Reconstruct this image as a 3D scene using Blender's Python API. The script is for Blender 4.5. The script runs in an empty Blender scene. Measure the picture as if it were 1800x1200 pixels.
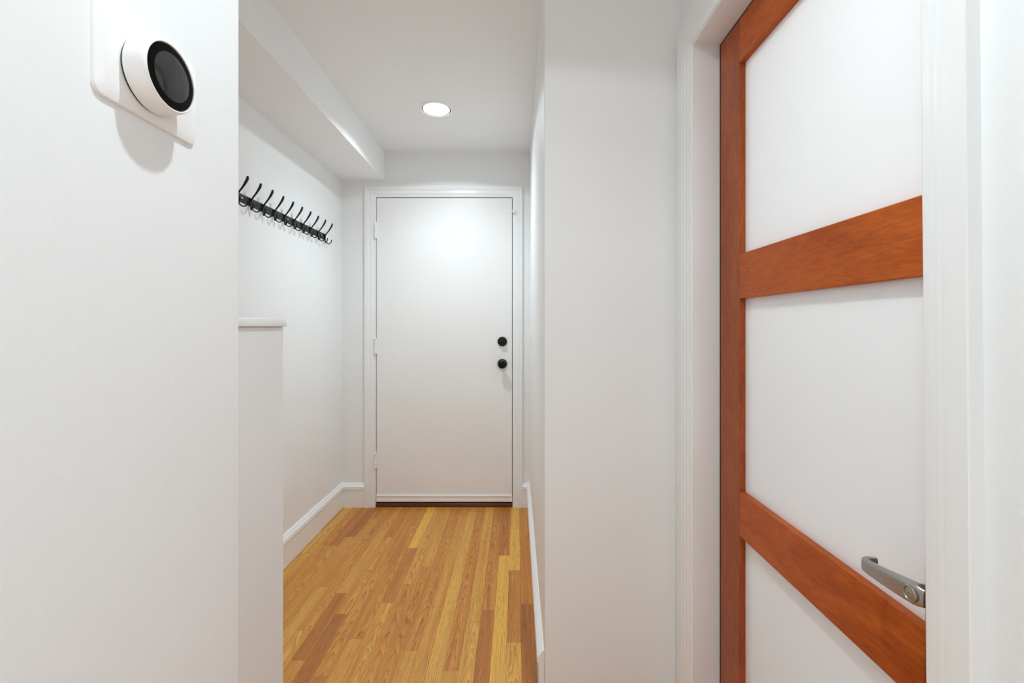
import bpy, bmesh, math, random
from mathutils import Vector, Matrix

random.seed(7)
scene = bpy.context.scene
COL = scene.collection
PI = math.pi
EYE = 1.2                       # camera height; all "e" heights below are above the eye
CEIL = EYE + 1.165
END = 3.036                     # distance of the far wall

# ------------------------------------------------------------------ helpers
def link(o, parent=None):
    COL.objects.link(o)
    if parent is not None:
        o.parent = parent
        o.matrix_parent_inverse = Matrix.Translation(parent.location).inverted()
    return o

def obj(name, bm, mat, parent=None, smooth=False, bevel=0.0, seg=2):
    me = bpy.data.meshes.new(name)
    bmesh.ops.recalc_face_normals(bm, faces=bm.faces[:])
    bm.to_mesh(me); bm.free()
    me.materials.append(mat)
    if smooth:
        for p in me.polygons: p.use_smooth = True
        me.set_sharp_from_angle(angle=math.radians(38))
    o = bpy.data.objects.new(name, me)
    link(o, parent)
    if bevel:
        m = o.modifiers.new('bevel', 'BEVEL'); m.width = bevel; m.segments = seg
        m.limit_method = 'ANGLE'; m.angle_limit = math.radians(40)
        for p in me.polygons: p.use_smooth = True
        me.set_sharp_from_angle(angle=math.radians(38))
        m.harden_normals = False
    return o

def tag(o, label=None, cat=None, group=None, kind=None):
    if label: o['label'] = label
    if cat: o['category'] = cat
    if group: o['group'] = group
    if kind: o['kind'] = kind
    return o

def thing(name, loc, label, cat, kind=None):
    o = bpy.data.objects.new(name, None)
    o.empty_display_size = 0.05
    o.location = loc
    COL.objects.link(o)
    return tag(o, label, cat, None, kind)

def box(bm, x0, x1, y0, y1, z0, z1):
    v = [bm.verts.new((x, y, z)) for x in (x0, x1) for y in (y0, y1) for z in (z0, z1)]
    for f in ((0,1,3,2),(4,6,7,5),(0,4,5,1),(2,3,7,6),(0,2,6,4),(1,5,7,3)):
        bm.faces.new([v[i] for i in f])
    return v

def BM(): return bmesh.new()

def boxbm(*a):
    bm = BM(); box(bm, *a); return bm

def frame_of(axis):
    a = Vector(axis).normalized()
    u = Vector((0,0,1)) if abs(a.z) < 0.9 else Vector((1,0,0))
    u = (u - a*u.dot(a)).normalized()
    return a, u, a.cross(u)

def lathe(bm, prof, org, axis, seg=48, su=1.0, sv=1.0):
    """prof = [(radius, height along axis)]"""
    a, u, v = frame_of(axis); org = Vector(org)
    rings = []
    for r, h in prof:
        if r < 1e-6:
            rings.append([bm.verts.new(org + a*h)])
        else:
            rings.append([bm.verts.new(org + a*h + u*(r*su*math.cos(2*PI*i/seg)) + v*(r*sv*math.sin(2*PI*i/seg))) for i in range(seg)])
    for A, B in zip(rings, rings[1:]):
        for i in range(seg):
            j = (i+1) % seg
            if len(A) == 1 and len(B) == 1: continue
            if len(A) == 1: bm.faces.new((A[0], B[i], B[j]))
            elif len(B) == 1: bm.faces.new((A[i], A[j], B[0]))
            else: bm.faces.new((A[i], A[j], B[j], B[i]))
    for R, closed in ((rings[0], prof[0]), (rings[-1], prof[-1])):
        if len(R) > 1: bm.faces.new(R)

def lathebm(*a, **k):
    bm = BM(); lathe(bm, *a, **k); return bm

def spline(pts, n=6):
    P = [Vector(p) for p in pts]
    P = [2*P[0]-P[1]] + P + [2*P[-1]-P[-2]]
    out = []
    for i in range(1, len(P)-2):
        for k in range(n):
            t = k/n
            a, b, c, d = P[i-1], P[i], P[i+1], P[i+2]
            out.append(0.5*((2*b)+(c-a)*t+(2*a-5*b+4*c-d)*t*t+(3*b-a-3*c+d)*t**3))
    out.append(P[-2].copy())
    return out

def lerplist(vals, n):
    out = []
    for i in range(n):
        t = i/(n-1)*(len(vals)-1); k = min(int(t), len(vals)-2); f = t-k
        out.append(vals[k]*(1-f)+vals[k+1]*f)
    return out

def tube(bm, pts, ra, rb=None, side=None, seg=10):
    """ra = half width along 'side', rb = half thickness across it"""
    n = len(pts); rb = rb or ra
    prev = None; rings = []
    for i, p in enumerate(pts):
        t = (pts[min(i+1, n-1)] - pts[max(i-1, 0)]).normalized()
        s = Vector(side) if side is not None else (prev if prev is not None else (Vector((0,1,0)) if abs(t.y) < .8 else Vector((1,0,0))))
        s = (s - t*s.dot(t)).normalized(); prev = s
        w = t.cross(s)
        rings.append([bm.verts.new(p + s*(ra[i]*math.cos(2*PI*k/seg)) + w*(rb[i]*math.sin(2*PI*k/seg))) for k in range(seg)])
    for A, B in zip(rings, rings[1:]):
        for k in range(seg):
            j = (k+1) % seg
            bm.faces.new((A[k], A[j], B[j], B[k]))
    bm.faces.new(rings[0]); bm.faces.new(rings[-1])

def sweep(bm, stations):
    """stations: equal-length lists of points; closed profile"""
    R = [[bm.verts.new(p) for p in st] for st in stations]
    n = len(R[0])
    for A, B in zip(R, R[1:]):
        for k in range(n):
            j = (k+1) % n
            bm.faces.new((A[k], A[j], B[j], B[k]))
    bm.faces.new(R[0]); bm.faces.new(R[-1])

# ------------------------------------------------------------------ materials
def srgb(r, g, b):
    f = lambda c: (c/255/12.92) if c/255 <= 0.04045 else ((c/255+0.055)/1.055)**2.4
    return (f(r), f(g), f(b), 1)

def new_mat(name):
    m = bpy.data.materials.new(name); m.use_nodes = True
    nt = m.node_tree
    return m, nt, nt.nodes['Principled BSDF']

def paint(name, col, rough=0.5, bump=0.0, scale=120, spec=0.5, var=0.012, coat=0.0):
    m, nt, b = new_mat(name)
    N, L = nt.nodes, nt.links
    tc = N.new('ShaderNodeTexCoord')
    nz = N.new('ShaderNodeTexNoise'); nz.inputs['Scale'].default_value = 2.3; nz.inputs['Detail'].default_value = 4
    L.new(tc.outputs['Object'], nz.inputs['Vector'])
    rp = N.new('ShaderNodeValToRGB')
    c = Vector(col[:3])
    rp.color_ramp.elements[0].position = .3; rp.color_ramp.elements[1].position = .7
    rp.color_ramp.elements[0].color = (*(c*(1-var)), 1); rp.color_ramp.elements[1].color = (*(c*(1+var)), 1)
    L.new(nz.outputs['Fac'], rp.inputs['Fac']); L.new(rp.outputs['Color'], b.inputs['Base Color'])
    b.inputs['Roughness'].default_value = rough
    b.inputs['Specular IOR Level'].default_value = spec
    b.inputs['Coat Weight'].default_value = coat
    if bump:
        n2 = N.new('ShaderNodeTexNoise'); n2.inputs['Scale'].default_value = scale; n2.inputs['Detail'].default_value = 3
        bp = N.new('ShaderNodeBump'); bp.inputs['Strength'].default_value = bump; bp.inputs['Distance'].default_value = 0.001
        L.new(tc.outputs['Object'], n2.inputs['Vector']); L.new(n2.outputs['Fac'], bp.inputs['Height'])
        L.new(bp.outputs['Normal'], b.inputs['Normal'])
    return m

WALL = paint('wall_paint', (.846, .86, .866), .5, .35, 95, .35)
CEILM = paint('ceiling_paint', (.888, .90, .906), .7, .1, 60, .2)
TRIM = paint('trim_enamel', (.86, .868, .874), .32, .06, 40, .5)
DOORW = paint('door_enamel', (.86, .86, .86), .38, .05, 30, .45)
CAPM = paint('cap_enamel', (.76, .755, .745), .4, .05, 30, .4)
PLAST = paint('white_plastic', (.89, .89, .89), .35, 0, 1, .5)
BLACKM = paint('black_metal', (.006, .006, .006), .42, .05, 200, .2, .2)
RAILM = paint('rail_black', (.028, .028, .029), .5, .15, 300, .3, .2)
BRONZE = paint('oiled_black', (.004, .004, .004), .25, 0, 1, .22, .2)
GAPM = paint('shadow_gap', (.02, .02, .02), .8, 0, 1, .2, .1)
THRM = paint('threshold_wood', srgb(92, 48, 26), .4, .2, 60, .5, .2)
BEZEL = paint('black_glass', (.003, .003, .003), .12, 0, 1, .06, .1)
DISP = paint('display_lens', (.028, .028, .029), .05, 0, 1, .35, .5)

def metal(name, col, rough):
    m, nt, b = new_mat(name); N, L = nt.nodes, nt.links
    b.inputs['Base Color'].default_value = (*col, 1); b.inputs['Metallic'].default_value = 1
    tc = N.new('ShaderNodeTexCoord'); mp = N.new('ShaderNodeMapping'); mp.inputs['Scale'].default_value = (300, 8, 300)
    nz = N.new('ShaderNodeTexNoise'); nz.inputs['Scale'].default_value = 1.0
    mr = N.new('ShaderNodeMapRange'); mr.inputs['To Min'].default_value = rough-.06; mr.inputs['To Max'].default_value = rough+.06
    L.new(tc.outputs['Object'], mp.inputs['Vector']); L.new(mp.outputs['Vector'], nz.inputs['Vector'])
    L.new(nz.outputs['Fac'], mr.inputs['Value']); L.new(mr.outputs['Result'], b.inputs['Roughness'])
    return m
NICKEL = metal('brushed_nickel', (.43, .42, .40), .33)
CHROME = metal('bright_steel', (.75, .75, .75), .18)

# milk-white glass
GLASS, nt, b = new_mat('milk_glass')
N, L = nt.nodes, nt.links
tc = N.new('ShaderNodeTexCoord'); nz = N.new('ShaderNodeTexNoise'); nz.inputs['Scale'].default_value = 9
rp = N.new('ShaderNodeValToRGB')
rp.color_ramp.elements[0].color = (.86, .865, .87, 1); rp.color_ramp.elements[1].color = (.88, .885, .89, 1)
L.new(tc.outputs['Object'], nz.inputs['Vector']); L.new(nz.outputs['Fac'], rp.inputs['Fac']); L.new(rp.outputs['Color'], b.inputs['Base Color'])
b.inputs['Roughness'].default_value = .07
b.inputs['IOR'].default_value = 1.45
trl = N.new('ShaderNodeBsdfTranslucent'); trl.inputs['Color'].default_value = (.92, .93, .94, 1)
mxs = N.new('ShaderNodeMixShader'); mxs.inputs['Fac'].default_value = .3
L.new(b.outputs[0], mxs.inputs[1]); L.new(trl.outputs[0], mxs.inputs[2]); L.new(mxs.outputs[0], nt.nodes['Material Output'].inputs['Surface'])

def emit(name, col, s):
    m, nt, b = new_mat(name)
    b.inputs['Base Color'].default_value = (.8, .8, .8, 1)
    b.inputs['Emission Color'].default_value = (*col, 1); b.inputs['Emission Strength'].default_value = s
    return m
LENS = emit('lamp_lens', (1, .985, .96), 9)

# red stained timber for the glazed door; 'along' is the grain axis
def timber(name, along, cols):
    m, nt, b = new_mat(name); N, L = nt.nodes, nt.links
    tc = N.new('ShaderNodeTexCoord')
    def stretched(s_along, s_across, scale, detail, dist=0.0):
        mp = N.new('ShaderNodeMapping')
        mp.inputs['Scale'].default_value = tuple(s_along if a == along else s_across for a in 'XYZ')
        n = N.new('ShaderNodeTexNoise'); n.inputs['Scale'].default_value = scale
        n.inputs['Detail'].default_value = detail; n.inputs['Distortion'].default_value = dist
        L.new(tc.outputs['Object'], mp.inputs['Vector']); L.new(mp.outputs['Vector'], n.inputs['Vector'])
        return n
    big = stretched(1.6, 5, 2.2, 4, .8)
    fine = stretched(14, 95, 2.0, 4, .6)
    r1 = N.new('ShaderNodeValToRGB'); e = r1.color_ramp.elements
    e[0].position = .28; e[0].color = (*cols[0], 1)
    e[1].position = .75; e[1].color = (*cols[2], 1)
    k = e.new(.5); k.color = (*cols[1], 1)
    L.new(big.outputs['Fac'], r1.inputs['Fac'])
    r2 = N.new('ShaderNodeValToRGB')
    r2.color_ramp.elements[0].position = .36; r2.color_ramp.elements[0].color = (.62, .58, .55, 1)
    r2.color_ramp.elements[1].position = .60; r2.color_ramp.elements[1].color = (1.08, 1.08, 1.08, 1)
    L.new(fine.outputs['Fac'], r2.inputs['Fac'])
    mx = N.new('ShaderNodeMix'); mx.data_type = 'RGBA'; mx.blend_type = 'MULTIPLY'; mx.inputs['Factor'].default_value = .5
    L.new(r1.outputs['Color'], mx.inputs[6]); L.new(r2.outputs['Color'], mx.inputs[7])
    L.new(mx.outputs[2], b.inputs['Base Color'])
    b.inputs['Roughness'].default_value = .30
    b.inputs['Specular IOR Level'].default_value = .16
    bp = N.new('ShaderNodeBump'); bp.inputs['Strength'].default_value = .12; bp.inputs['Distance'].default_value = .001
    L.new(fine.outputs['Fac'], bp.inputs['Height']); L.new(bp.outputs['Normal'], b.inputs['Normal'])
    return m
WOODV = timber('red_timber_upright', 'Z', ((.31,.064,.018),(.37,.088,.026),(.44,.112,.034)))
WOODH = timber('red_timber_rail', 'Y', ((.38,.068,.008),(.48,.098,.012),(.58,.130,.018)))

# oak strip floor: colour comes from a per-board attribute (tone, figure, seed)
def oak():
    m, nt, b = new_mat('oak_strip'); N, L = nt.nodes, nt.links
    def math_(op, a, c=None, d=None):
        n = N.new('ShaderNodeMath'); n.operation = op
        for i, v in enumerate((a, c, d)):
            if v is None: continue
            if isinstance(v, (int, float)): n.inputs[i].default_value = v
            else: L.new(v, n.inputs[i])
        return n.outputs[0]
    at = N.new('ShaderNodeAttribute'); at.attribute_name = 'board'
    sp = N.new('ShaderNodeSeparateColor'); L.new(at.outputs['Color'], sp.inputs['Color'])
    tone, fig, seed = sp.outputs[0], sp.outputs[1], sp.outputs[2]
    uv = N.new('ShaderNodeUVMap'); uv.uv_map = 'plank'
    su = N.new('ShaderNodeSeparateXYZ'); L.new(uv.outputs['UV'], su.inputs['Vector'])
    u, v = su.outputs[0], su.outputs[1]                   # u: -1..1 across, v: metres along
    def vec(x, y, z):
        c = N.new('ShaderNodeCombineXYZ')
        for i, q in enumerate((x, y, z)):
            if isinstance(q, (int, float)): c.inputs[i].default_value = q
            else: L.new(q, c.inputs[i])
        return c.outputs[0]
    def noise(vv, detail=3, dist=0.0, scale=1.0):
        n = N.new('ShaderNodeTexNoise'); n.inputs['Scale'].default_value = scale
        n.inputs['Detail'].default_value = detail; n.inputs['Distortion'].default_value = dist
        L.new(vv, n.inputs['Vector']); return n.outputs['Fac']
    so = math_('MULTIPLY', seed, 61.0)
    wob = noise(vec(math_('MULTIPLY', u, .9), math_('MULTIPLY', v, 5.0), so), 3)
    wob2 = noise(vec(math_('MULTIPLY', u, 2.2), math_('MULTIPLY', v, 14.0), math_('ADD', so, 7.0)), 2)
    uc = math_('ADD', u, math_('MULTIPLY', math_('SUBTRACT', seed, .5), .9))
    cath = math_('ADD', math_('MULTIPLY', v, 8.5), math_('MULTIPLY', math_('MULTIPLY', uc, uc), 2.4))
    strt = math_('ADD', math_('MULTIPLY', u, 4.2), math_('MULTIPLY', v, .6))
    isC = math_('GREATER_THAN', fig, .5)
    t = math_('ADD', math_('MULTIPLY', cath, isC), math_('MULTIPLY', strt, math_('SUBTRACT', 1.0, isC)))
    t = math_('ADD', t, math_('MULTIPLY', wob, 4.2)); t = math_('ADD', t, math_('MULTIPLY', wob2, .9))
    fr = math_('FRACT', t)
    ring = math_('POWER', fr, 3.0)                        # slow rise, sharp end: growth line
    soft = noise(vec(math_('MULTIPLY', u, 1.5), math_('MULTIPLY', v, 1.8), math_('ADD', so, 3.0)), 3)
    pore = noise(vec(math_('MULTIPLY', u, 26.0), math_('MULTIPLY', v, 16.0), so), 3)
    rp = N.new('ShaderNodeValToRGB'); e = rp.color_ramp.elements
    e[0].position = 0; e[0].color = srgb(158, 103, 54)
    e[1].position = 1; e[1].color = srgb(242, 188, 84)
    for pos, c in ((.25, srgb(194, 121, 56)), (.5, srgb(214, 147, 67)), (.75, srgb(224, 168, 83))):
        k = e.new(pos); k.color = c
    tn = math_('ADD', tone, math_('MULTIPLY', math_('SUBTRACT', soft, .5), .75))
    L.new(tn, rp.inputs['Fac'])
    dk = math_('SUBTRACT', 1.0, math_('MULTIPLY', ring, .46))
    pr = N.new('ShaderNodeMapRange'); pr.inputs['From Min'].default_value = .30; pr.inputs['From Max'].default_value = .52
    pr.inputs['To Min'].default_value = .70; pr.inputs['To Max'].default_value = 1.03
    L.new(pore, pr.inputs['Value'])
    dk = math_('MULTIPLY', dk, pr.outputs['Result'])
    dkc = vec(dk, math_('POWER', dk, 1.15), math_('POWER', dk, 1.3))
    mx = N.new('ShaderNodeMix'); mx.data_type = 'RGBA'; mx.blend_type = 'MULTIPLY'; mx.inputs['Factor'].default_value = 1
    L.new(rp.outputs['Color'], mx.inputs[6]); L.new(dkc, mx.inputs[7])
    L.new(mx.outputs[2], b.inputs['Base Color'])
    b.inputs['Roughness'].default_value = .36
    b.inputs['Specular IOR Level'].default_value = .38
    bp = N.new('ShaderNodeBump'); bp.inputs['Strength'].default_value = .15; bp.inputs['Distance'].default_value = .0006
    L.new(dk, bp.inputs['Height']); L.new(bp.outputs['Normal'], b.inputs['Normal'])
    return m
OAK = oak()

# ------------------------------------------------------------------ setting
S = 'structure'
def struct(name, bm, mat, label, cat, bevel=0.0, parent=None, smooth=False):
    return tag(obj(name, bm, mat, parent, smooth, bevel), label, cat, None, S)

XL, XH, XR, XW = -0.433, -1.169, 0.0885, 0.5246      # near left wall, hall left, hall right, right wall
YC = 1.462                                           # face of the wall that narrows the hall
HJ = EYE + .8317                                     # head of the glazed door's opening
YF, YN = 1.346, .575                                 # its far and near jamb

# floor: loose boards with hairline joints over a dark subfloor
bm = BM(); uvl = bm.loops.layers.uv.new('plank'); cl = bm.loops.layers.float_color.new('board')
def board(x0, x1, y0, y1, tone, fig, seed):
    g = .0003
    vs = [bm.verts.new(p) for p in ((x0+g, y0+g, 0), (x1-g, y0+g, 0), (x1-g, y1-g, 0), (x0+g, y1-g, 0))]
    f = bm.faces.new(vs)
    for lp, uu in zip(f.loops, ((-1, y0), (1, y0), (1, y1), (-1, y1))):
        lp[uvl].uv = uu; lp[cl] = (tone, fig, seed, 1)
BW = .0553
LAY = {   # column: far-to-near joints and (tone, cathedral figure)
 -1: ([2.522, 1.971, 1.15], [(.42, 0), (.42, 0), (.16, 0), (.5, 0)]),
 0: ([2.705, 2.243, 1.731], [(.9, 0), (1.0, 0), (.40, 0), (.82, 1)]),
 1: ([2.388, 1.2], [(.30, 1), (.93, 0), (.5, 1)]),
 2: ([2.79, 1.93], [(.36, 0), (.42, 1), (.30, 0)]),
 3: ([1.846], [(.66, 0), (.74, 1)]),
 4: ([1.59], [(.40, 1), (.64, 0)]),
 5: ([2.95, 1.3], [(.5, 0), (.78, 0), (.5, 0)]),
 6: ([2.9, 1.4], [(.45, 1), (.58, 0), (.5, 0)]),
 7: ([2.98, 1.687], [(.5, 0), (.42, 1), (.66, 0)]),
 8: ([2.276, 1.35], [(.58, 0), (.46, 1), (.6, 0)]),
 9: ([2.655, 2.124, 1.3], [(.64, 0), (.62, 1), (.50, 1), (.6, 0)]),
 10: ([2.468, 1.979], [(.97, 0), (.36, 0), (.62, 1)]),
 11: ([2.75, 1.75], [(.40, 1), (.44, 1), (.60, 0)]),
 12: ([2.88, 2.3, 1.56], [(.5, 0), (.42, 0), (.48, 1), (.4, 0)]),
 13: ([2.598, 1.9], [(.36, 0), (.52, 1), (.22, 0)]),
 14: ([2.7, 2.05, 1.638], [(.5, 1), (.6, 0), (.30, 0), (.5, 0)]),
 15: ([2.42, 1.8], [(.42, 1), (.50, 1), (.68, 1)]),
 16: ([2.85, 2.1], [(.34, 0), (.5, 0), (.74, 0)]),
 17: ([2.6], [(.16, 0), (.52, 0)]),
 18: ([2.5, 2.0], [(.3, 0), (.48, 1), (.5, 0)]),
}
Y0, Y1 = -2.6, END + .09
for k in range(-11, 23):
    x1 = .018 - BW*k; x0 = x1 - BW
    x1 = min(x1, .66)
    if k in LAY:
        js, ts = LAY[k]
        js = list(js)
    else:
        js, ts = [], []
        y = Y1 - random.uniform(.3, .9)
        while y > 1.0:
            js.append(y); ts.append((random.uniform(.3, .8), random.choice((0, 1)))); y -= random.uniform(.4, 1.1)
        ts.append((.5, 0))
    edges = [Y1] + js
    y = js[-1] if js else Y1
    for i in range(len(js)):
        board(x0, x1, edges[i+1], edges[i], *ts[i], random.random())
    first = True
    while y > Y0:
        y2 = max(Y0, y - random.uniform(.6, 1.1))
        tf = ts[len(js)] if first and len(ts) > len(js) else (random.uniform(.3, .8), random.choice((0, 1)))
        board(x0, x1, y2, y, *tf, random.random())
        first = False; y = y2
floor = struct('floor', bm, OAK, 'honey coloured oak strip floor running down the narrow hallway', 'floor')
struct('floor_base', boxbm(-1.3, .70, Y0, Y1, -.05, -.002), GAPM, 'dark subfloor under the oak strips', 'floor')

struct('ceiling', boxbm(-1.3, 1.0, Y0, END+.12, CEIL, CEIL+.1), CEILM, 'flat white hallway ceiling with a round downlight', 'ceiling')
struct('wall_left', boxbm(-.553, XL, Y0, .711, 0, CEIL), WALL, 'near white wall at the left edge carrying the round thermostat', 'wall', .003)
struct('wall_near', boxbm(-1.289, -.553, .5, .6, 0, CEIL), WALL, 'white wall closing the hall behind the near left wall', 'wall')
struct('wall_hall_left', boxbm(-1.289, XH, .6, END+.12, 0, CEIL), WALL, 'white hallway wall behind the black coat hooks', 'wall')
bm = BM()
DX0, DX1, DZ1 = -.937, -.0266, EYE+.861             # opening of the end door
box(bm, XH, DX0, END, END+.12, 0, CEIL); box(bm, DX1, XR, END, END+.12, 0, CEIL); box(bm, DX0, DX1, END, END+.12, DZ1, CEIL)
struct('wall_end', bm, WALL, 'short white wall around the door at the end of the hall', 'wall')
struct('ceiling_soffit', boxbm(XH, -.880, .6, END, EYE+.9716, CEIL), CEILM, 'boxed white soffit along the ceiling above the coat hooks', 'soffit', .002)
struct('wall_hall_right', boxbm(XR, 1.0, YC, END+.12, 0, CEIL), WALL, 'white wall block narrowing the hall right of the end door', 'wall', .004)
bm = BM()
JT = .014; XD_ = .599
box(bm, XW, .70, Y0, YN-JT, 0, CEIL); box(bm, XW, .70, YF+JT, YC, 0, CEIL); box(bm, XW, .70, YN-JT, YF+JT, HJ+JT, CEIL)
struct('wall_right', bm, WALL, 'white wall at the right edge around the wood and glass door', 'wall')
bm = BM()
box(bm, 1.85, 1.95, -.7, YC, 0, CEIL); box(bm, .70, 1.85, -.8, -.7, 0, CEIL)
struct('wall_side_room', bm, WALL, 'white walls of the small fill-lit room behind the wood and glass door', 'wall')
struct('ceiling_side_room', boxbm(1.0, 1.95, -.8, YC, CEIL, CEIL+.1), CEILM, 'white ceiling of the small room behind the wood and glass door', 'ceiling')
struct('floor_side_room', boxbm(.70, 1.95, -.8, YC, -.05, 0), CAPM, 'pale floor of the small room behind the wood and glass door', 'floor')
struct('wall_back', boxbm(-.553, .70, Y0-.1, Y0, 0, CEIL), WALL, 'white wall behind the viewer', 'wall')

# half wall with its cap
hw = thing('wall_half', (-.57, .86, 0), 'low white half wall with a flat cap beside the near left wall', 'half wall', S)
obj('half_wall_body', boxbm(-.62, -.520, .7115, 1.0165, 0, EYE), WALL, hw, bevel=.004, seg=3)
bm = BM()
prof = [(-.632, 0), (-.515, 0), (-.5145, .008), (-.519, .0175), (-.628, .0185), (-.632, .010)]
sweep(bm, [[(x + ins*(1 if x < -.57 else -1), y, EYE + z) for x, z in prof] for y, ins in ((.7115, 0), (1.018, 0), (1.023, .002))])
tag(obj('wall_cap', bm, CAPM, hw, bevel=.0012), 'flat off-white painted cap')

# baseboards
BP = [(0,.16),(.003,.16),(.0105,.1525),(.0105,.1495),(.0120,.149),(.0215,.1375),(.0215,.1335),(.0175,.1315),(.0175,.1290),(.0190,.1285),(.0215,.1250),(.0215,.1225),(.0165,.119),(.0165,0),(0,0)]
bm = BM()
sweep(bm, [[(XH+t, 1.0, z) for t, z in BP], [(XH+t, END-t, z) for t, z in BP], [(-1.0095, END-t, z) for t, z in BP]])
struct('baseboard_left', bm, TRIM, 'tall moulded white baseboard along the wall below the coat hooks', 'baseboard')
bm = BM()
sweep(bm, [[(.038, END-t, z) for t, z in BP], [(XR-t, END-t, z) for t, z in BP], [(XR-t, YC+.0004, z) for t, z in BP]])
struct('baseboard_right', bm, TRIM, 'moulded white baseboard along the right side of the hall', 'baseboard')

# casing round the end door
CP = [(0,0),(0,.010),(.004,.012),(.018,.0125),(.020,.015),(.026,.0155),(.044,.0150),(.047,.0185),(.053,.0195),(.055,.018),(.066,.020),(.0725,.018),(.0725,0)]
def st(fx, fz): return [(fx(w), END-t, fz(w)) for w, t in CP]
bm = BM()
sweep(bm, [st(lambda w: DX0-w, lambda w: 0), st(lambda w: DX0-w, lambda w: DZ1+w),
           st(lambda w: DX1+w*.89, lambda w: DZ1+w), st(lambda w: DX1+w*.89, lambda w: 0)])
struct('trim_1', bm, TRIM, 'moulded white casing around the plain end door', 'door casing')

# casing and lining of the glazed door
RP = [(0,0),(0,.006),(.004,.008),(.013,.0085),(.016,.0115),(.022,.012),(.030,.0115),(.033,.0145),(.039,.015),(.046,.0142),(.049,.0165),(.060,.0172),(.085,.018),(.086,.016),(.086,0)]
CI = .005
def st2(fy, fz): return [(XW-t, fy(w), fz(w)) for w, t in RP]
bm = BM()
sweep(bm, [st2(lambda w: YF+CI+w*1.02, lambda w: 0), st2(lambda w: YF+CI+w*1.02, lambda w: HJ+CI+w),
           st2(lambda w: YN+.013-w*.79, lambda w: HJ+CI+w), st2(lambda w: YN-.006-w*.79, lambda w: 0)])
struct('trim_2', bm, TRIM, 'moulded white casing around the wood and glass door', 'door casing')
bm = BM()
box(bm, XW-.003, .70, YF, YF+JT, 0, HJ+JT); box(bm, XW-.003, .70, YN-JT, YN, 0, HJ+JT); box(bm, XW-.003, .70, YN, YF, HJ, HJ+JT)
box(bm, XD_+.046, XD_+.060, YF-.02, YF, 0, HJ); box(bm, XD_+.046, XD_+.060, YN, YN+.02, 0, HJ); box(bm, XD_+.046, XD_+.060, YN+.02, YF-.02, HJ-.02, HJ)
struct('trim_3', bm, TRIM, 'smooth white lining inside the opening of the wood and glass door', 'door jamb')

struct('trim_4', boxbm(DX0+.002, DX1-.002, END-.012, END+.12, 0, .026), THRM, 'dark brown wooden threshold under the plain end door', 'threshold', .004)

# ------------------------------------------------------------------ plain end door
d1 = thing('door_1', ((DX0+DX1)/2, END+.02, 0), 'plain white flush door with black knob at the end of the hall', 'door', S)
SX0, SX1, SZ0, SZ1 = -.9325, -.0306, EYE-1.160, EYE+.8565
FY = END - .003                                      # front face of the slab
obj('door_slab', boxbm(SX0, SX1, FY, FY+.044, SZ0, SZ1), DOORW, d1, bevel=.0012)
bm = BM()
y = FY
pr = [(y, EYE-1.1195), (y-.007, EYE-1.1205), (y-.009, EYE-1.124), (y-.005, EYE-1.127), (y-.005, EYE-1.145), (y-.0065, EYE-1.149), (y-.0065, EYE-1.1635), (y, EYE-1.1635)]
sweep(bm, [[(x, yy, z) for yy, z in pr] for x in (SX0-.001, SX1+.001)])
tag(obj('door_sweep', bm, TRIM, d1), 'white strip along the bottom of the door')
for ze in (.641, -.125, -.884):
    bm = BM(); hx, hy = -.9365, END-.017
    z0 = EYE+ze-.055
    for i in range(5):
        lathe(bm, [(0, 0), (.0075, .0005), (.0082, .0015), (.0082, .0195), (.0075, .0208), (0, .0212)], (hx, hy, z0+i*.0215), (0,0,1), 16)
    lathe(bm, [(0, 0), (.004, .001), (.005, .004), (.005, .006), (0, .006)], (hx, hy, z0-.005), (0,0,1), 12)
    box(bm, hx+.004, hx+.0065, hy+.003, FY+.01, z0+.001, z0+.106)
    obj('hinge', bm, TRIM, d1, smooth=True)
KX = -.0949
# deadbolt thumb turn
bm = BM(); KZ = EYE-.0987
lathe(bm, [(0, 0), (.0318, 0), (.0318, .006), (.0295, .0105), (.026, .012), (.0245, .012), (.0235, .0105), (0, .0105)], (KX, FY, KZ), (0,-1,0), 48)
db = obj('deadbolt_rose', bm, BRONZE, d1, smooth=True)
bm = BM()
lathe(bm, [(0, .0105), (.0085, .0105), (.0075, .017), (0, .017)], (KX, FY, KZ), (0,-1,0), 24)
pts = [Vector((KX-.0185+.037*i/10, FY-.023-.002*math.sin(PI*i/10), KZ-.004+.0055*math.sin(PI*i/10))) for i in range(11)]
tube(bm, pts, [.003+.003*math.sin(PI*i/10) for i in range(11)], [.006+.003*math.sin(PI*i/10) for i in range(11)], side=(0,0,1), seg=12)
obj('thumb_turn', bm, BRONZE, db, smooth=True)
# knob
KZ2 = EYE-.2467
bm = lathebm([(0, 0), (.0325, 0), (.0325, .004), (.030, .009), (.022, .012), (.015, .013), (0, .013)], (KX, FY, KZ2), (0,-1,0), 48)
rs = obj('knob_rose', bm, BRONZE, d1, smooth=True)
kp = [(0, .012), (.0125, .012), (.0115, .020), (.0120, .028), (.018, .034), (.0255, .041), (.0275, .049), (.0265, .056), (.0225, .0615), (.0165, .0645), (.0155, .0635), (.0105, .0655), (.0050, .0663), (.0045, .0655), (0, .0653)]
obj('door_knob', lathebm(kp, (KX, FY, KZ2), (0,-1,0), 48), BRONZE, d1, smooth=True)
for ze, h in ((-.0987, .026), (-.2467, .020)):
    obj('latch_bolt', boxbm(SX1-.002, SX1+.0052, FY+.003, FY+.02, EYE+ze-.007-h/2, EYE+ze-.007+h/2), BRONZE, d1, bevel=.001)

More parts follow.
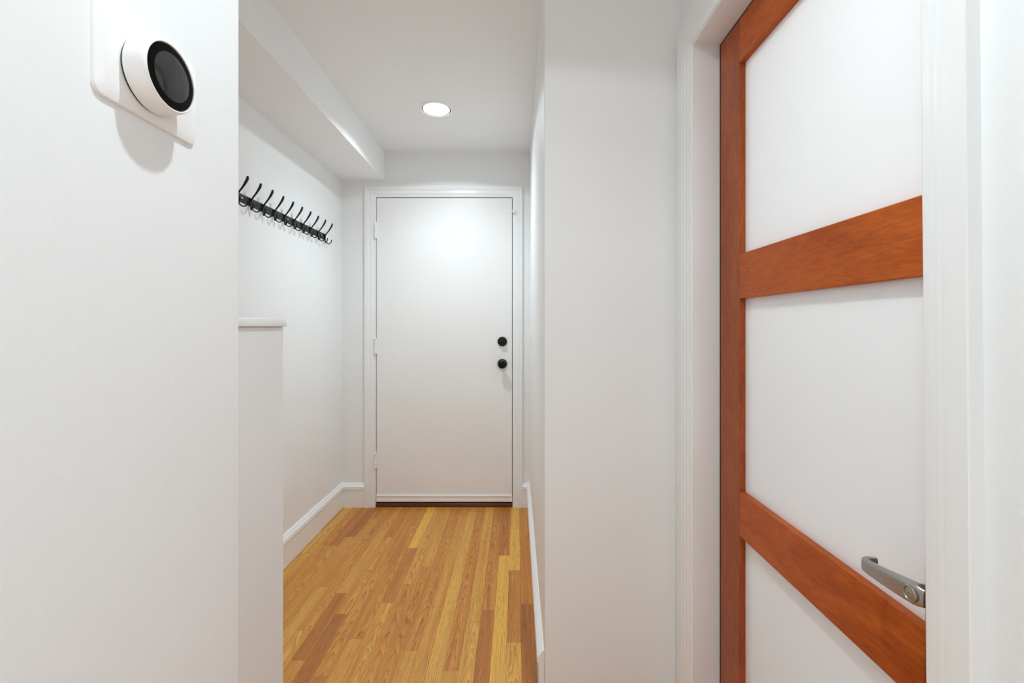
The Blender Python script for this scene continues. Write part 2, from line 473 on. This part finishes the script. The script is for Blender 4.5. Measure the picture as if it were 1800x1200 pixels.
# small flip latch at the top of the door casing
fl = thing('flip_latch', (-.018, END-.02, EYE+.757), 'tiny white flip latch on the casing at the top right of the end door', 'latch')
obj('latch_base', boxbm(-.0225, -.0095, END-.0165, END-.0115, EYE+.744, EYE+.776), TRIM, fl, bevel=.001)
bm = BM()
box(bm, -.0185, -.0125, END-.036, END-.0165, EYE+.752, EYE+.772)
tube(bm, [Vector(p) for p in ((-.0155, END-.034, EYE+.762), (-.030, END-.034, EYE+.762), (-.042, END-.030, EYE+.762))], [.005, .005, .004], [.003]*3, side=(0,0,1), seg=8)
obj('latch_arm', bm, TRIM, fl, bevel=.0008)

# ------------------------------------------------------------------ wood and glass door
XD = .599
d2 = thing('door_2', (XD, .96, 0), 'red stained wooden door with white glass panes in the right wall', 'door', S)
TD = .044
YS1, YS0 = 1.2235, .668
def tpart(name, y0, y1, z0, z1, mat):
    return obj(name, boxbm(XD, XD+TD, y0, y1, z0, z1), mat, d2, bevel=.0016, seg=2)
tpart('stile', YS1, YF-.010, .012, HJ-.006, WOODV)
tpart('stile', YN+.003, YS0, .012, HJ-.004, WOODV)
RZ = [(.71, .8257), (.075, .195), (-.5625, -.4435), (-1.188, -.97)]
for z0, z1 in RZ:
    tpart('rail', YS0, YS1, EYE+z0, EYE+z1, WOODH)
for (a, b_), (c, d) in zip(RZ, RZ[1:]):
    obj('glass_pane', boxbm(XD+.0165, XD+.0235, YS0-.004, YS1+.004, EYE+d-.004, EYE+a+.004), GLASS, d2)
bm = BM()
box(bm, XD+.0015, XD+.040, YF-.0098, YF-.0003, .012, HJ-.0003); box(bm, XD+.0015, XD+.040, YN+.003, YF-.0098, HJ-.0058, HJ-.0003)
tag(obj('gap_shade', bm, GAPM, d2), 'black strip painting the shade in the gap beside the stile')  # black strip puts the shade of the door gap into colour
# lever
LY, LZ = .627, EYE-.367
LX = .549
bm = lathebm([(0, 0), (.026, 0), (.026, .005), (.024, .008), (.012, .010), (.0115, .038), (0, .038)], (XD, LY, LZ), (-1,0,0), 40)
lh = obj('lever_rose', bm, NICKEL, d2, smooth=True)
bm = BM()
pts = spline([(LX+.004, LY-.013, LZ), (LX, LY, LZ), (LX-.001, LY+.03, LZ-.003), (LX+.001, LY+.065, LZ-.0075), (LX+.003, LY+.092, LZ-.010), (LX+.006, LY+.0985, LZ-.0103), (LX+.013, LY+.101, LZ-.0103), (LX+.026, LY+.100, LZ-.0100)], 6)
hw_ = lerplist([.0125, .0150, .0138, .0120, .0105, .0100, .0096, .0085], len(pts))
th_ = lerplist([.0065, .0075, .0060, .0050, .0042, .0040, .0040, .0036], len(pts))
# superellipse section: flat bar with rounded edges
n = len(pts); rings = []; SEG = 20
for i, p in enumerate(pts):
    t = (pts[min(i+1, n-1)]-pts[max(i-1, 0)]).normalized(); s = Vector((0,0,1)); s = (s-t*s.dot(t)).normalized(); w = t.cross(s)
    ring = []
    for k in range(SEG):
        a = 2*PI*k/SEG; ca, sa = math.cos(a), math.sin(a)
        f = lambda q: math.copysign(abs(q)**.5, q)
        ring.append(bm.verts.new(p + s*(hw_[i]*f(ca)) + w*(th_[i]*f(sa))))
    rings.append(ring)
for A, B in zip(rings, rings[1:]):
    for k in range(SEG):
        bm.faces.new((A[k], A[(k+1) % SEG], B[(k+1) % SEG], B[k]))
bm.faces.new(rings[0]); bm.faces.new(rings[-1])
lev = obj('lever_handle', bm, NICKEL, d2, smooth=True)
tag(lev, 'brushed nickel lever handle')
bm = lathebm([(0, .0), (.0115, 0), (.0115, .0085), (.0105, .0095), (.0085, .0095), (.0078, .0080), (.0050, .0088), (.0016, .0092), (.0014, .0085), (0, .0085)], (LX, LY, LZ), (-1,0,0), 32)
obj('lock_button', bm, NICKEL, lev, smooth=True)

# ------------------------------------------------------------------ thermostat
tz, ty = EYE+.290, .530
th = thing('thermostat', (XL, ty, EYE+.294), 'round white thermostat with black glass face on a white wall plate', 'thermostat')
bm = BM()
def rrect(cy, cz, w, h, r, x, n=8):
    out = []
    for sx, sy, a0 in ((1, 1, 0), (-1, 1, PI/2), (-1, -1, PI), (1, -1, 3*PI/2)):
        for k in range(n+1):
            a = a0 + PI/2*k/n
            out.append((x, cy+sx*(w/2-r)+r*math.cos(a), cz+sy*(h/2-r)+r*math.sin(a)))
    return out
pc = (.536, EYE+.294)
sweep(bm, [rrect(*pc, .1475, .1085, .012, XL-.0005), rrect(*pc, .1475, .1085, .012, XL+.0016), rrect(*pc, .1450, .106, .011, XL+.0034), rrect(*pc, .128, .089, .006, XL+.0056)])
obj('wall_plate', bm, PLAST, th, smooth=True)
obj('shade_ring', lathebm([(0, 0), (.0388, 0), (.0388, .003), (0, .003)], (XL+.0045, ty, tz), (1,0,0), 64), GAPM, th, smooth=True)  # dark colour stands in for the shade between plate and dial
rp_ = [(.0395, .0078), (.0403, .0083), (.0405, .0098), (.0402, .020), (.0396, .0285), (.0385, .0315), (.0372, .0325), (.0362, .0322), (.0360, .0300), (.0360, .0078), (.0395, .0078)]
bm = BM()
a, u, v = frame_of((1,0,0)); o0 = Vector((XL, ty, tz)); SEG = 72
R = [[bm.verts.new(o0 + a*h + u*(r*math.cos(2*PI*i/SEG)) + v*(r*math.sin(2*PI*i/SEG))) for i in range(SEG)] for r, h in rp_[:-1]]
R.append(R[0])
for A, B in zip(R, R[1:]):
    for i in range(SEG):
        bm.faces.new((A[i], A[(i+1) % SEG], B[(i+1) % SEG], B[i]))
tag(obj('dial_ring', bm, PLAST, th, smooth=True), 'white turning ring')
tag(obj('glass_bezel', lathebm([(0, .010), (.0359, .010), (.0359, .0300), (.0345, .0318), (.0268, .0322), (0, .0322)], (XL, ty, tz), (1,0,0), 72), BEZEL, th, smooth=True), 'black glass face')
tag(obj('display', lathebm([(0, .0320), (.0266, .0320), (.0266, .0325), (.022, .0336), (.014, .0345), (.006, .0349), (0, .0350)], (XL, ty, tz), (1,0,0), 64), DISP, th, smooth=True), 'dark grey domed display')

# ------------------------------------------------------------------ coat hook rail
RZ0, RZ1 = EYE+.5275, EYE+.5635
hr = thing('coat_hook_rail', (XH, 2.33, RZ0), 'black wall rail with ten triple coat hooks below the soffit', 'coat rack')
Ya, Yb = 1.868, 2.781
bm = BM()
def rail_sec(x, ins=0):
    r = .006
    return [(x, p[1], p[2]) for p in rrect((Ya+Yb)/2, (RZ0+RZ1)/2, Yb-Ya-2*ins, RZ1-RZ0-2*ins, r, x)]
sweep(bm, [rail_sec(XH+.001), rail_sec(XH+.0032), rail_sec(XH+.004, .0008)])
obj('rail', bm, RAILM, hr, smooth=True)
def hook_mesh():
    bm = BM()
    zc = (RZ0+RZ1)/2 - EYE
    # mounting lug with two rivets
    box(bm, .004, .0085, -.0065, .0065, zc-.0155, zc+.0155)
    lathe(bm, [(0, 0), (.0032, 0), (.0026, .0018), (0, .0022)], (.0085, 0, zc+.0085), (1,0,0), 10)
    lathe(bm, [(0, 0), (.0032, 0), (.0026, .0018), (0, .0022)], (.0085, 0, zc-.0085), (1,0,0), 10)
    # long upper prong ending in a flat paddle
    p = spline([(.007, 0, .541), (.011, 0, .553), (.020, 0, .566), (.0315, 0, .581), (.0425, 0, .598), (.0495, 0, .611), (.0525, 0, .6215)], 5)
    wa = lerplist([.0036, .0038, .0042, .0052, .0074, .0088, .0080], len(p)); wb = lerplist([.0032, .0032, .0032, .0034, .0036, .0036, .0030], len(p))
    tube(bm, p, wa, wb, side=(0,1,0), seg=10)
    lathe(bm, [(0, -.005), (.0055, -.0035), (.0078, 0), (.0055, .0035), (0, .005)], p[-1], (.25, 0, 1), 12, .42, 1.0)
    # two lower prongs that splay to either side
    for s in (-1, 1):
        q = spline([(.007, 0, .538), (.010, s*.003, .522), (.014, s*.009, .5105), (.0215, s*.0175, .505), (.0295, s*.0245, .5095), (.0345, s*.0285, .519), (.036, s*.030, .529)], 5)
        tube(bm, q, [.0027]*len(q), seg=8)
        lathe(bm, [(0, -.0036), (.0026, -.0026), (.0036, 0), (.0026, .0026), (0, .0036)], q[-1], (0,0,1), 10)
    return bm
hk = obj('hook', hook_mesh(), BLACKM, hr, smooth=True)
hk.matrix_parent_inverse = Matrix.Translation(hr.location).inverted()
hk.location = (XH, 1.891, EYE)
for i in range(1, 10):
    c = hk.copy(); COL.objects.link(c); c.parent = hr; c.matrix_parent_inverse = hk.matrix_parent_inverse.copy(); c.location = (XH, 1.891+.0963*i, EYE)
for yy in (1.931, 2.318, 2.722):
    obj('screw', lathebm([(0, 0), (.0046, 0), (.0042, .0012), (.0026, .0022), (0, .0024)], (XH+.0038, yy, (RZ0+RZ1)/2+.001), (1,0,0), 14), CHROME, hr, smooth=True)

# ------------------------------------------------------------------ light switch on the right hall wall
sw = thing('light_switch', (XR, 2.55, EYE-.061), 'white light switch on the narrow right hall wall near the end door', 'light switch')
bm = BM()
def swsec(x, ins): return [(x, p[1], p[2]) for p in rrect(2.55, EYE-.061, .072-2*ins, .118-2*ins, .006, x)]
sweep(bm, [swsec(XR, 0), swsec(XR-.003, 0), swsec(XR-.0055, .003)])
obj('switch_plate', bm, PLAST, sw, smooth=True)
bm = BM(); box(bm, XR-.0135, XR-.005, 2.545, 2.555, EYE-.062, EYE-.046)
obj('toggle', bm, PLAST, sw, bevel=.001)

# ------------------------------------------------------------------ downlights
def downlight(x, y, label, power, beam, rad=.022):
    t = thing('recessed_light', (x, y, CEIL), label, 'ceiling light')
    bm = BM(); SEG = 64
    prof = [(.0775, 0), (.0775, -.0030), (.0795, -.0050), (.086, -.0048), (.0915, -.0028), (.0925, 0)]
    R = [[bm.verts.new((x+r*math.cos(2*PI*i/SEG), y+r*math.sin(2*PI*i/SEG), CEIL+h)) for i in range(SEG)] for r, h in prof]
    R.append(R[0])
    for A, B in zip(R, R[1:]):
        for i in range(SEG):
            bm.faces.new((A[i], A[(i+1) % SEG], B[(i+1) % SEG], B[i]))
    tag(obj('trim_ring', bm, PLAST, t, smooth=True), 'white trim ring')
    bm = lathebm([(0, .0003), (.0790, .0003), (.0790, .0008), (0, .0008)], (x, y, CEIL), (0,0,-1), 64)
    obj('dark_gap', bm, GAPM, t)
    tag(obj('lamp_lens', lathebm([(0, .001), (.070, .001), (.070, .0018), (.06, .0026), (0, .0034)], (x, y, CEIL), (0,0,-1), 64), LENS, t, smooth=True), 'glowing lens')
    ld = bpy.data.lights.new('lamp', 'SPOT'); ld.energy = power; ld.spot_size = math.radians(149); ld.spot_blend = .12
    ld.shadow_soft_size = rad; ld.color = (.86, .985, 1.04)
    db_ = bpy.data.lights.new('beam', 'SPOT'); db_.energy = beam; db_.spot_size = math.radians(136); db_.spot_blend = 1.0
    db_.shadow_soft_size = rad; db_.color = ld.color
    do = bpy.data.objects.new('beam', db_); link(do, t); do.location = (x, y, CEIL-.012)
    lo = bpy.data.objects.new('lamp', ld); link(lo, t); lo.location = (x, y, CEIL-.012)
    return t
downlight(-.43, 2.44, 'glowing round downlight in the hallway ceiling before the end door', 10, 50)
downlight(.015, .49, 'round downlight in the ceiling above the thermostat', 10, 37)
downlight(.05, -.95, 'added fill downlight in the ceiling behind the viewer', 10, 50)  # unseen lamp added as fill from behind

rl = bpy.data.lights.new('side_room_fill', 'AREA'); rl.shape = 'DISK'; rl.size = .3; rl.energy = 40; rl.color = (.98, 1, 1.0)  # unseen light added to brighten the glass panes from behind
ro = bpy.data.objects.new('side_room_fill', rl); COL.objects.link(ro); ro.location = (1.35, .7, CEIL-.02)
# added fill light from behind the viewer; the wall there has no window
al = bpy.data.lights.new('back_fill', 'AREA'); al.shape = 'RECTANGLE'; al.size = .8; al.size_y = 1.5; al.energy = 6
al.color = (.86, .985, 1.04)
ao = bpy.data.objects.new('back_fill', al); COL.objects.link(ao)
ao.location = (.05, Y0+.02, .85); ao.rotation_euler = (PI/2, 0, 0)

# ------------------------------------------------------------------ world, camera, view
w = bpy.data.worlds.new('world'); scene.world = w; w.use_nodes = True
w.node_tree.nodes['Background'].inputs['Color'].default_value = (.5, .5, .5, 1)
w.node_tree.nodes['Background'].inputs['Strength'].default_value = .02

cd = bpy.data.cameras.new('camera'); cam = bpy.data.objects.new('camera', cd); COL.objects.link(cam)
cam.location = (0, 0, EYE); cam.rotation_euler = (PI/2, 0, 0)
cd.sensor_width = 36; cd.lens = 16
cd.shift_x = -8/1800; cd.shift_y = -26/1800
cd.clip_start = .02
scene.camera = cam
vs = scene.view_settings
vs.view_transform = 'Standard'; vs.look = 'None'; vs.gamma = 1; vs.use_curve_mapping = False
vs.exposure = -0.33
scene.cycles.max_bounces = 16; scene.cycles.diffuse_bounces = 12
